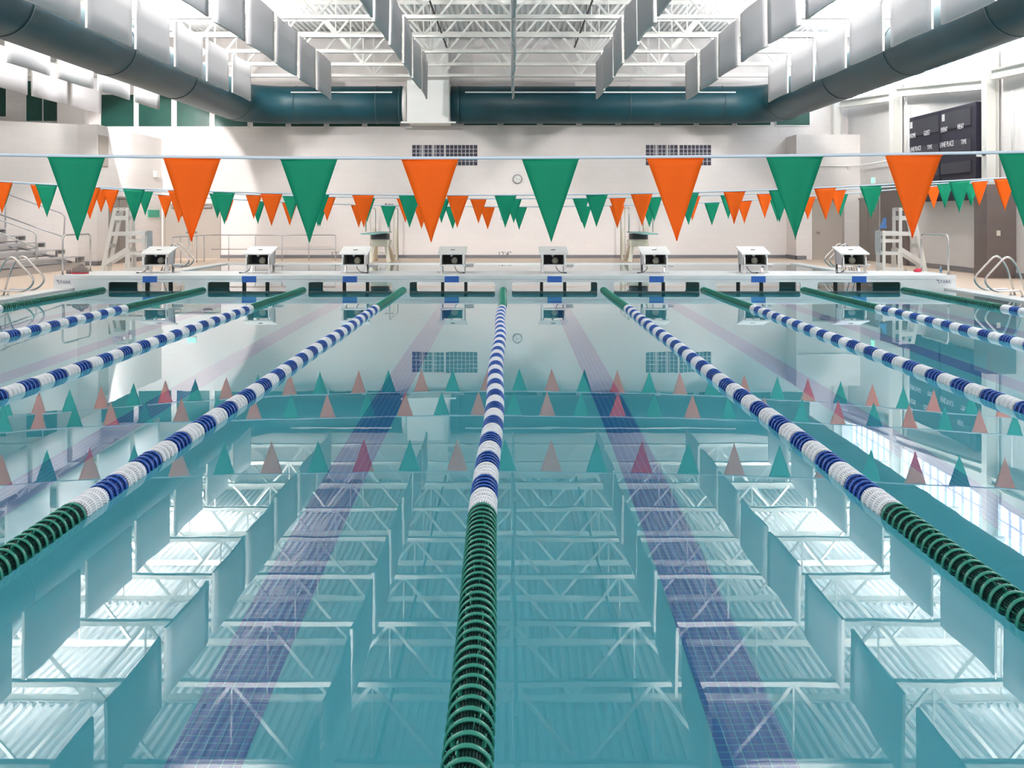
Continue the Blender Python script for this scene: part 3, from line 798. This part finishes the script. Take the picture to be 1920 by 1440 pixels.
# guard railing at the far deck
gr = empty('guard_railing', (-8.7, 41, .02), 'long grey metal guard railing in front of the taupe double door', 'railing')
t = MB()
x0, x1 = -11.1, X_(628, 41)
t.tube([(x0 + 8.7, 0, .95), (x1 + 8.7, 0, .95)], .018, 8); t.build('top_rail', M_ALU, gr)
t = MB(); t.tube([(x0 + 8.7, 0, .42), (x1 + 8.7, 0, .42)], .016, 8); t.build('middle_rail', M_ALU, gr)
t = MB(); t.tube([(x0 + 8.7, 0, .95), (x0 + 8.6, -4.4, .95)], .018, 8); t.build('top_rail', M_ALU, gr)
x = X_(629, 41)
while x > x0 - .1:
    t = MB(); t.tube([(x + 8.7, 0, 0), (x + 8.7, 0, .95)], .017, 8); t.build('post', M_ALU, gr); x -= .993
for j in range(1, 6):
    t = MB(); t.tube([(x0 + 8.7 - .02 * j, -.88 * j, 0), (x0 + 8.7 - .02 * j, -.88 * j, .95)], .017, 8); t.build('post', M_ALU, gr)

# ================================================================== LIFEGUARD CHAIRS
def guard_chair(s, xpost, y, lab):
    """s=-1: bleacher side (leans towards the wall, ladder box towards pool)"""
    r = empty('lifeguard_chair', (xpost, y + .26, .02), lab, 'lifeguard chair', 'tall white lifeguard chairs on the side decks')
    k = .001846
    def q(u, v, yy): return ((u - 467) * k * (-s), yy, (1245 - v) * k)
    THK = {'post': .045, 'post_foot': .037, 'slanted_leg': .041, 'top_board': .052, 'arm_board': .060, 'seat_board': .066, 'ladder_post': .043, 'ladder_rail': .055, 'brace': .035}
    def bars(name, a, b, w_, ys=(-.26, .25)):
        for yy in ys:
            t = MB(); t.bar(q(a[0], a[1], yy), q(b[0], b[1], yy), w_ * k, THK[name]); t.build(name, M_PLAST, r, bevel=.004)
    bars('post', (467, 235), (467, 860), 46); bars('post_foot', (462, 850), (435, 1245), 30); bars('post_foot', (487, 850), (487, 1245), 40)
    bars('slanted_leg', (288, 235), (78, 1245), 58)
    bars('top_board', (290, 262), (490, 262), 22)
    bars('arm_board', (262, 385), (490, 385), 66); bars('seat_board', (200, 622), (740, 622), 60)
    bars('ladder_post', (715, 575), (715, 1245), 45)
    for v in (728, 915, 1150): bars('ladder_rail', (450, v), (735, v), 50)
    bars('brace', (467, 850), (120, 1070), 66)
    # boards linking the two frames
    for name, u, v, du, dv in (('top_board', 390, 235, 190, 12), ('seat_slat', 250, 610, 60, 14), ('seat_slat', 330, 610, 60, 14), ('seat_slat', 410, 610, 60, 14),
                               ('back_slat', 262, 330, 16, 60), ('back_slat', 238, 430, 16, 60), ('foot_board', 560, 590, 120, 14), ('foot_board', 670, 590, 80, 14),
                               ('rung', 745, 728, 16, 46), ('rung', 745, 915, 16, 46), ('rung', 745, 1080, 16, 46), ('tie_board', 130, 1080, 16, 60), ('tie_board', 190, 800, 16, 60)):
        c = q(u, v, 0); t = MB(); t.box(c[0] - du * k / 2, c[0] + du * k / 2, -.24, .23, c[2] - dv * k / 2, c[2] + dv * k / 2); t.build(name, M_PLAST, r, bevel=.003)
    c = q(756, 740, 0); t = MB(); t.box(c[0] - .008, c[0] + .008, -.24, .23, c[2] - .30, c[2] + .30); t.build('side_panel', M_GREYPL, r)
    return r
guard_chair(-1, -10.58, 30.5, 'tall white plastic lumber lifeguard chair beside the bleachers and green wall sign')
guard_chair(1, 10.83, 30.5, 'tall white plastic lumber lifeguard chair below the scoreboard')

# ================================================================== DIVING BOARDS
def board(s, lab):
    xc = s * 4.62
    r = empty('diving_board', (xc, 39.6, .02), lab, 'diving board', 'one metre diving boards on the far deck')
    t = MB(); t.box(-.25, .25, -3.6, 1.4, 1.04, 1.085); t.build('board', M_AQUA, r, bevel=.01)
    t = MB(); t.box(-.32, .32, -.3, .05, .82, 1.03); t.build('fulcrum_box', M_DARK, r)
    t = MB(); t.add([(-.36,-.35,.80),(.36,-.35,.80),(.36,.5,.80),(-.36,.5,.80),(-.30,-.28,.56),(.30,-.28,.56),(.30,.4,.56),(-.30,.4,.56)],
                    [(0,1,2,3),(7,6,5,4),(0,4,5,1),(1,5,6,2),(2,6,7,3),(3,7,4,0)]); t.build('stand_casting', M_CREAM, r, bevel=.03)
    for sx in (-1, 1):
        t = MB(); t.bar((sx * .22, -.2, .60), (sx * .34, -.45, 0), .14, .10); t.build('stand_leg', M_CREAM, r, bevel=.02)
        t = MB(); t.bar((sx * .22, .3, .60), (sx * .34, 1.3, 0), .14, .10); t.build('stand_leg', M_CREAM, r, bevel=.02)
        t = MB(); t.tube(rounded([(sx * .42, -.9, 1.1), (sx * .42, -.95, 1.95), (sx * .42, 1.9, 1.95), (sx * .42, 1.9, 0)], .2, 6), .02, 10); t.build('hand_rail', M_STAINLESS, r)
        t = MB(); t.tube([(sx * .42, .4, .3), (sx * .42, .4, 1.95)], .02, 10); t.build('rail_post', M_CREAM, r)
        t = MB(); t.box(sx * .42 - .04, sx * .42 + .04, 1.35, 1.43, 0, 1.2); t.build('rear_post', M_CREAM, r)
    for zz in (.3, .6, .9):
        t = MB(); t.box(-.30, .30, 1.6, 1.72, zz - .02, zz); t.build('ladder_step', M_CREAM, r)
board(-1, 'aqua diving board on a cream stand, the one nearer the grey guard railing')
board(1, 'aqua diving board on a cream stand, the one nearer the scoreboard')

# ================================================================== BLEACHERS
bl = empty('bleacher', (-13.5, 27, .02), 'grey aluminium stepped bleacher rows rising away from the pool', 'bleachers')
M_SKIRT = mat('bleacher_skirt', (.47, .44, .42), .6)
t = MB(); t.box(0, .05, -9, 7.9, 0, .20); t.build('front_skirt', M_SKIRT, bl)
for i in range(8):
    x = .12 - .62 * i; z = .40 + .215 * i
    ye = 7.7 - .4 * max(0, i - 4)
    t = MB(); t.box(x - .26, x, -9, ye, z - .035, z); t.build('seat_plank', M_ALU, bl)
    t = MB(); t.box(x - .26, x, ye, ye + .02, z - .16, z + .002); t.box(x - .26, x + .005, -9, ye, z - .10, z - .035) if False else None
    t.build('end_cap', M_GREYPL, bl)
    t = MB(); t.box(x - .62, x - .30, -9, ye, z - .215, z - .18); t.build('foot_plank', M_ALU, bl)
    t = MB(); t.box(x - .60, x - .58, -9, ye, z - .18, z - .02); t.build('riser', M_SKIRT, bl)
    t = MB()
    t.box(x - .14, x - .08, ye - .4, ye - .34, 0, z - .035)
    t.build('support', M_ALU, bl)
t = MB(); t.bar((-.1, 7.25, .22), (-4.6, 5.2, 1.75), .05, .12); t.build('stringer', M_ALU, bl)
def rail(name, pts, lab, r=.022, m=M_GREYPL, posts=()):
    o = empty(name, pts[-1], lab, 'handrail'); off = Vector(pts[-1])
    t = MB(); t.tube(rounded([Vector(p) - off for p in pts], .15, 6), r, 10); t.build('rail_tube', m, o)
    for a, b in posts:
        t = MB(); t.tube([Vector(a) - off, Vector(b) - off], r, 10); t.build('post', m, o)
    return o
Dr = 31.0
rail('stair_handrail', [P(-160, 344, Dr), P(0, 412, Dr), P(62, 434, Dr), P(68, 440, Dr), P(68, 499, Dr)], 'pale grey sloping stair handrail bending down at the foot of the bleachers',
     posts=[(P(-60, 412, Dr), P(66, 464, Dr))])
Dr = 33.6
rail('wall_handrail', [P(-140, 292, Dr), P(25, 368, Dr), P(122, 402, Dr), P(120, 445, Dr)], 'grey rail fence sloping along the wall behind the bleachers', m=M_ALU,
     posts=[(P(-80, 362, Dr), P(0, 402, Dr)), (P(0, 402, Dr), P(116, 443, Dr)), (P(10, 361, Dr), P(10, 427, Dr))])

# ================================================================== COLUMNS, BEAMS, SCOREBOARD
def column(y, z0, lab, x=13.12):
    r = empty('steel_column', (x, y, z0), lab, 'column', 'cream steel columns along the scoreboard wall')
    h = 8.6 - z0
    t = MB(); t.box(-.17, -.145, -.16, .16, 0, h); t.build('front_flange', M_STEEL, r)
    t = MB(); t.box(.145, .17, -.16, .16, 0, h); t.build('back_flange', M_STEEL, r)
    t = MB(); t.box(-.145, .145, -.012, .012, 0, h); t.build('web_plate', M_STEEL, r)
column(22.6, .02, 'cream steel wall column nearest the camera on the scoreboard side')
column(30.05, .0 + 2.5, 'cream steel wall column standing on the brown pier beside the scoreboard')
column(37.4, 2.78, 'cream steel wall column between scoreboard and projecting corner block')
column(43.2, 4.8, 'cream steel wall column at the far corner above the projecting block', 12.85)
def beam(a, b, lab):
    a = Vector(a); b = Vector(b); c = (a + b) / 2; r = empty('steel_beam', c, lab, 'beam', 'cream steel beams between the wall columns')
    up = Vector((0, 0, 1))
    for nm, dz, w_, t_ in (('top_flange', 0, .25, .02), ('bottom_flange', -.25, .25, .02)):
        t = MB(); t.bar(a - c + up * dz, b - c + up * dz, t_, w_, (1, 0, 0)); t.build(nm, M_STEEL, r)
    t = MB(); t.bar(a - c - up * .125, b - c - up * .125, .24, .012, (1, 0, 0)); t.build('web_plate', M_STEEL, r)
beam((13.05, 37.1, 5.95), (13.05, 30.3, 5.40), 'cream steel beam just above the scoreboard')
beam((13.05, 29.8, 5.60), (13.05, 22.9, 5.35), 'cream steel beam next to the scoreboard bay, nearest the camera')
beam((12.9, 42.9, 6.15), (13.05, 37.7, 5.86), 'cream steel beam above the projecting corner block')
# pipes on the wall
for n_, (pp, lab) in enumerate([
    ([(13.2, 36.6, 2.8), (13.2, 36.6, 5.9)], 'thin white conduit beside the column left of the scoreboard'.replace('left of', 'next to')),
    ([(13.2, 28.9, 3.35), (13.2, 28.9, 4.95)], 'short white vertical pipe beyond the brown pier, high on the wall'),
    ([(13.2, 29.3, 3.30), (13.2, 22, 3.45)], 'white horizontal pipe on the wall nearest the camera'),
    ([(10.98, 41.84, 3.58), (12.85, 41.84, 3.58), (13.2, 41.5, 3.58), (13.2, 37.6, 3.60)], 'white pipe wrapping the projecting corner block')]):
    t = MB(); t.tube(pp, .028, 8)
    for p in pp[1:-1] or [pp[0]]: t.tube([(p[0], p[1], p[2] - .12), (p[0], p[1], p[2] + .12)], .02, 6)
    tag(t.build('wall_pipe', M_WHITE), lab, 'pipe')

SX = 12.85
sb = empty('scoreboard', (SX, 32.9, 2.12), 'large black swim scoreboard with white HOME GUEST EVENT HEAT lettering', 'scoreboard')
L = 2.52; HT = 2.70
t = MB(); t.box(.02, .30, -L, L, 0, HT); t.build('case', M_BLACK, sb, bevel=.01)
for by in (-1.9, 0, 1.9):
    t = MB(); t.box(.30, .49, by - .05, by + .05, .4, 2.3); t.build('wall_bracket', M_DARK, sb)
for y0, y1 in ((-L + .25, -.02), (.02, L - .03)):
    for z0, z1 in ((HT - .62, HT - .12), (HT - 1.34, HT - .98), (HT - 1.92, HT - 1.60), (HT - 2.45, HT - 2.15)):
        t = MB(); t.box(0, .03, y0 + .06, y1 - .06, z0, z1); t.build('digit_window', M_SPANEL, sb)
t = MB(); t.box(-.01, .03, -.015, .015, .05, HT - .05); t.build('divider', M_BLACK, sb)
for px, yy in ((1769, 221), (1709, 235)):
    D_ = SX * F / (px - CX); t = MB(); t.box(-.012, .0, D_ - 32.9 - .09, D_ - 32.9 + .09, Z_(yy, D_) - 2.12 - .10, Z_(yy, D_) - 2.12 + .10); t.build('score_digit', M_GREYPL, sb)
for body, xa, xb, ya, yb in (('HOME', 1706.5, 1717, 249.5, 260), ('GUEST', 1732.5, 1744, 244, 255), ('EVENT', 1764.5, 1777, 238, 249), ('HEAT', 1796, 1807.5, 231.5, 243),
                             ('LANE PLACE', 1706.5, 1727, 274, 285), ('TIME', 1739, 1748, 271, 281), ('LANE PLACE', 1763, 1788.5, 264.5, 277), ('TIME', 1802.5, 1812.5, 260.5, 271.5)):
    Da = SX * F / (xa - CX); Db = SX * F / (xb - CX); Dm = (Da + Db) / 2
    zc = Z_((ya + yb) / 2, Dm); hh = (yb - ya) * .86 * Dm / F
    o = text('caption', body, hh * 1.36, M_LETTER, sb, (-.008, Dm - 32.9, zc - 2.12), (PI / 2, 0, -PI / 2), 1.0)
    wd = o.dimensions.x or 1
    xs = [v.co.x for v in o.data.vertices]; f_ = abs(Da - Db) / (max(xs) - min(xs))
    for v in o.data.vertices: v.co.x *= f_

# ================================================================== SMALL THINGS
# wall clock
c = P(970, 336, YW); ck = empty('wall_clock', (c.x, YW - .01, c.z), 'round white wall clock with thin dark rim on the far wall', 'clock')
t = MB(); t.tube([(0, 0, 0), (0, -.05, 0)], .185, 32); t.build('rim', M_INK, ck)
t = MB(); t.tube([(0, -.03, 0), (0, -.055, 0)], .165, 32); t.build('dial', M_WHITE, ck)
t = MB(); t.bar((0, -.06, 0), (-.07, -.06, .05), .014, .004); t.build('hour_hand', M_INK, ck)
t = MB(); t.bar((0, -.062, 0), (.12, -.062, -.03), .010, .004); t.build('minute_hand', M_INK, ck)
t = MB()
for h in range(12):
    a = h * PI / 6; t.bar((math.sin(a) * .13, -.057, math.cos(a) * .13), (math.sin(a) * .155, -.057, math.cos(a) * .155), .008, .003)
t.build('hour_marks', M_INK, ck)
def sign(name, px, py, wpx, hpx, D, m, lab, cat='sign', th=.03):
    c = P(px, py, D); t = MB(); w_ = wpx * D / F; h_ = hpx * D / F
    t.box(-w_/2, w_/2, -th, 0, -h_/2, h_/2); o = t.build(name, m, None, (c.x, D - .002, c.z)); return tag(o, lab, cat)
# depth markings painted on the far wall
for px, lab in ((633, 'dark depth lettering 12 feet 4 on the far wall by the guard railing'), (946, 'dark depth lettering 12 feet 4 on the far wall near the centre rope'), ):
    o = text('depth_lettering', "12'4\"", .25, M_INK, None, (X_(px, YW), YW - .004, Z_(476.5, YW)), WX, 1.08); tag(o, lab, 'lettering')
s1 = sign('wall_sign', 943, 407, 15, 16, YW, M_WHITE, 'small white notice with faint printed lines on the far wall')
t = MB()
for i in range(5): t.box(-.12, .12, -.034, -.03, .10 - i * .055, .115 - i * .055)
t.build('printed_lines', M_INKB, s1)
o = text('wall_lettering', 'DIVING BOARD', .13, M_INK, None, (X_(729, YW), YW - .004, Z_(382.5, YW)), WX, .5)
bpy.data.objects.remove(o)
t = MB()
for i, wd in enumerate((3, 2, 3, 2.6, 3)): t.box(X_(722 + i * 3.2, YW), X_(722 + i * 3.2 + wd * .8, YW), YW - .01, YW - .003, Z_(384, YW), Z_(381.3 if i == 0 else 382.2, YW))
tag(t.build('wall_lettering', M_INK), 'tiny dark lettering on the far wall above one diving board', 'lettering')
sg = MB(); yy0, yy1 = 13.7 * F / (CX - 277), 13.7 * F / (CX - 298)
sg.box(0, .03, -.45, .45, -.14, .14)
ym = (yy0 + yy1) / 2
o = sg.build('green_wall_sign', M_GSIGN, None, (-13.7, ym, Z_(400.5, ym))); o.data.transform(Matrix.Diagonal((1, (yy1 - yy0) / .9, 1, 1)).to_4x4()); tag(o, 'plain green rectangular sign on the side wall by the lifeguard chair', 'sign')
ym = 13.7 * F / (CX - 291)
t = MB(); t.box(0, .12, -.22, .22, -.12, .12); tag(t.build('wall_light', M_WHITE, None, (-13.7, ym, Z_(327, ym)), bevel=.02), 'small white box light high on the side wall beside the bleachers', 'light')
t = MB(); t.box(0, .02, -.07, .07, -.05, .05); tag(t.build('outlet_plate', M_GREYPL, None, (-13.9, 36.6, 1.3)), 'x', 'outlet')
bpy.data.objects.remove(bpy.data.objects['outlet_plate'])
for i, (px, lab) in enumerate(((127, 'small grey outlet plate nearer the bleachers, behind the grab rail'), (136, 'small grey outlet plate nearer the wall corner, behind the grab rail'))):
    D_ = 35.9 if i == 0 else 36.2
    c = P(px, 435.5, D_)
    # front faces of the angled wall
    a = Vector((-14.35, 36.6, 0)); b = Vector((-16.2, 35.3, 0))
    x = c.x; f_ = min(1, max(0, (x - a.x) / (b.x - a.x))); yy = a.y + (b.y - a.y) * f_
    t = MB(); t.box(-.04, .04, -.02, .0, -.04, .04); o = t.build('outlet_plate', M_GREYPL, None, ((px - CX) * yy / F, yy - .01, Z_(435.5, yy))); tag(o, lab, 'outlet')
def exit_sign(loc, rz, lab):
    r = empty('exit_sign', loc, lab, 'exit sign', rz=rz)
    t = MB(); t.box(-.19, .19, -.05, 0, -.12, .12); t.build('box', M_WHITE, r)
    t = MB(); t.box(-.17, .17, -.056, -.05, -.10, .10); t.build('lit_face', M_EXIT, r)
    text('lettering', 'EXIT', .17, M_WHITE, r, (0, -.058, 0), WX, .9)
exit_sign((X_(360, YW), YW - .005, 3.2), 0, 'green lit EXIT sign above the taupe double door')
exit_sign((XR - .005, 40.3, 2.98), -PI / 2, 'green lit EXIT sign on the scoreboard wall above the dark doorway')
t = MB(); t.box(-.012, 0, -.05, .05, -.07, .07); D_ = 29.0
tag(t.build('switch_plate', mat('cream_switch', (.75, .72, .62), .4), None, (X_(1872, D_), D_ - .001, Z_(437, D_))), 'cream switch plate on the brown pier', 'switch')
bpy.data.objects['switch_plate'].rotation_euler = (0, 0, PI / 2)
# camera and conduit loop on the column by the scoreboard
cm = empty('security_camera', (12.94, 29.95, Z_(289, 29.9)), 'small white security camera on the column beside the scoreboard', 'camera')
t = MB(); t.box(-.22, -.02, -.07, .07, -.07, .07); t.build('housing', M_WHITE, cm, bevel=.01)
t = MB(); t.tube([(-.08, -.07, 0), (-.08, -.12, 0)], .05, 14); t.build('lens', M_DARK, cm)
t = MB(); t.box(-.02, .02, -.03, .03, -.03, .03); t.build('bracket', M_WHITE, cm)
t = MB(); t.tube(rounded([(-.06, 0, .05), (-.06, 0, .2), (0, 0, .22)], .06), .01, 6); t.build('cable', M_WHITE, cm)
# bag at the bleacher end of the bulkhead
bg = empty('gym_bag', (X_(151, 25.4), 25.4, BT), 'crumpled grey-brown swim bag with red base on the bulkhead', 'bag')
M_BAG = mat('bag_fabric', (.20, .165, .155), .85, bump=.5, bscale=14)
bm = bmesh.new(); bmesh.ops.create_icosphere(bm, subdivisions=3, radius=1)
for v in bm.verts:
    n_ = .12 * math.sin(v.co.x * 5 + 1) * math.cos(v.co.y * 4) + .08 * math.sin(v.co.z * 9 + v.co.x * 3)
    v.co = Vector((v.co.x * (.20 + .03 * n_), v.co.y * .13, max(v.co.z, -.6) * .115 * (1 + n_) + .072))
me = bpy.data.meshes.new('bag_body'); bm.to_mesh(me); bm.free(); me.materials.append(M_BAG)
for p in me.polygons: p.use_smooth = True
o = bpy.data.objects.new('bag_body', me); C.objects.link(o); o.parent = bg
t = MB(); t.tube([(-.20, -.03, .016), (-.1, -.135, .016), (.1, -.135, .016), (.20, -.03, .016)], .014, 8); t.build('red_trim', M_RED, bg)
t = MB(); t.tube(rounded([(.03, -.12, .10), (.03, -.10, .21), (.09, -.06, .21), (.09, -.09, .05)], .05), .008, 6); t.build('strap', M_DARK, bg)
t = MB(); t.tube([(-.31, -.02, .045), (-.22, -.02, .045)], [.043, .045], 14)
tag(t.build('rolled_towel', M_BAG, None, (X_(151, 25.4), 25.4, BT)), 'small dark rolled item beside the swim bag on the bulkhead', 'towel')
# red bag, bottles and blue cloth on the scoreboard side
bm = bmesh.new(); bmesh.ops.create_icosphere(bm, subdivisions=3, radius=1)
for v in bm.verts:
    n_ = .2 * math.sin(v.co.x * 6) * math.cos(v.co.z * 5 + 1)
    v.co = Vector((v.co.x * .095 * (1 + n_), v.co.y * .07, max(v.co.z, -.7) * .05 * (1 + n_) + .036))
me = bpy.data.meshes.new('red_pouch'); bm.to_mesh(me); bm.free(); me.materials.append(M_RED)
for p in me.polygons: p.use_smooth = True
o = bpy.data.objects.new('red_pouch', me); C.objects.link(o); o.location = (X_(1720.5, 26.2), 26.2, BT); tag(o, 'crumpled red pouch on the bulkhead beside the grab rail', 'pouch')
M_BOT = mat('clear_blue_bottle', (.45, .62, .80), .15); M_LBL = mat('blue_bottle_label', (.10, .30, .62), .4)
def bottle(x, y, z, h, lab, body=M_BOT):
    r = empty('water_bottle', (x, y, z), lab, 'bottle'); R = h * .16
    t = MB(); t.tube([(0,0,0), (0,0,.02*h), (0,0,.62*h), (0,0,.75*h), (0,0,.86*h), (0,0,.90*h)], [R*.9, R, R, R*.8, R*.4, R*.38], 16); t.build('body', body, r)
    t = MB(); t.tube([(0,0,.28*h), (0,0,.55*h)], R * 1.02, 16); t.build('label', M_LBL if body is M_BOT else M_WHITE, r)
    t = MB(); t.tube([(0,0,.89*h), (0,0,h)], R * .42, 12); t.build('cap', M_WHITE, r)
bottle(X_(1764, 31.6), 31.6, .02, .22, 'clear bottle with blue label standing on the deck behind the grab rail')
bottle(X_(1698.5, 31.2), 31.2, .02, .17, 'small white bottle on the deck behind the lifeguard chair', M_WHITE)
t = MB(); n_ = 10
cxl = P(1653, 408, 30.9); vs = []
for i in range(n_ + 1):
    for j in range(5):
        v = i / n_; u = j / 4 - .5; wd = .06 + .16 * v
        x = u * wd - .06 * v; yv = .02 * math.sin(u * 9 + v * 5)
        vs += [(x, yv - .004, -v * .30), (x, yv + .004, -v * .30)]
fs = []
I = lambda i, j, s: (i * 5 + j) * 2 + s
for i in range(n_):
    for j in range(4): fs += [(I(i,j,0), I(i+1,j,0), I(i+1,j+1,0), I(i,j+1,0)), (I(i,j,1), I(i,j+1,1), I(i+1,j+1,1), I(i+1,j,1))]
    fs += [(I(i,0,0), I(i,0,1), I(i+1,0,1), I(i+1,0,0)), (I(i,4,0), I(i+1,4,0), I(i+1,4,1), I(i,4,1))]
t.smooth = True; t.add(vs, fs)
tag(t.build('blue_towel', M_BLUEC, None, (cxl.x, 30.62, Z_(408, 30.9) )), 'blue cloth draped on the lifeguard chair below the scoreboard', 'towel')

# ================================================================== SUB-PARTS (a part's own pieces)
SUB = {'starting_block': {'track_marker': 'platform', 'housing_back': 'housing', 'socket_ring': 'housing', 'loudspeaker': 'housing', 'step_bracket': 'step'},
       'grab_rail': {'flange': 'tube'}, 'wall_clock': {'hour_hand': 'dial', 'minute_hand': 'dial', 'hour_marks': 'dial'},
       'scoreboard': {'digit_window': 'case', 'divider': 'case', 'wall_bracket': 'case'}, 'exit_sign': {'lettering': 'lit_face'}, 'gym_bag': {'strap': 'bag_body', 'red_trim': 'bag_body'},
       'bulkhead': {'lane_plate': 'front_panel', 'maker_lettering': 'front_panel', 'maker_mark': 'front_panel'},
       'round_duct': {'seam_band': 'duct_body', 'diffuser_slot': 'duct_body'}, 'security_camera': {'lens': 'housing'}}
scan()
base = lambda n: n.split('.')[0]
for o in [o for o in C.objects if o.parent is None and base(o.name) in SUB]:
    mp = SUB[base(o.name)]; kids = KIDS.get(o.name, [])
    for c in kids:
        if base(c.name) in mp:
            p = [q for q in kids if base(q.name) == mp[base(c.name)]][0]
            c.parent = p
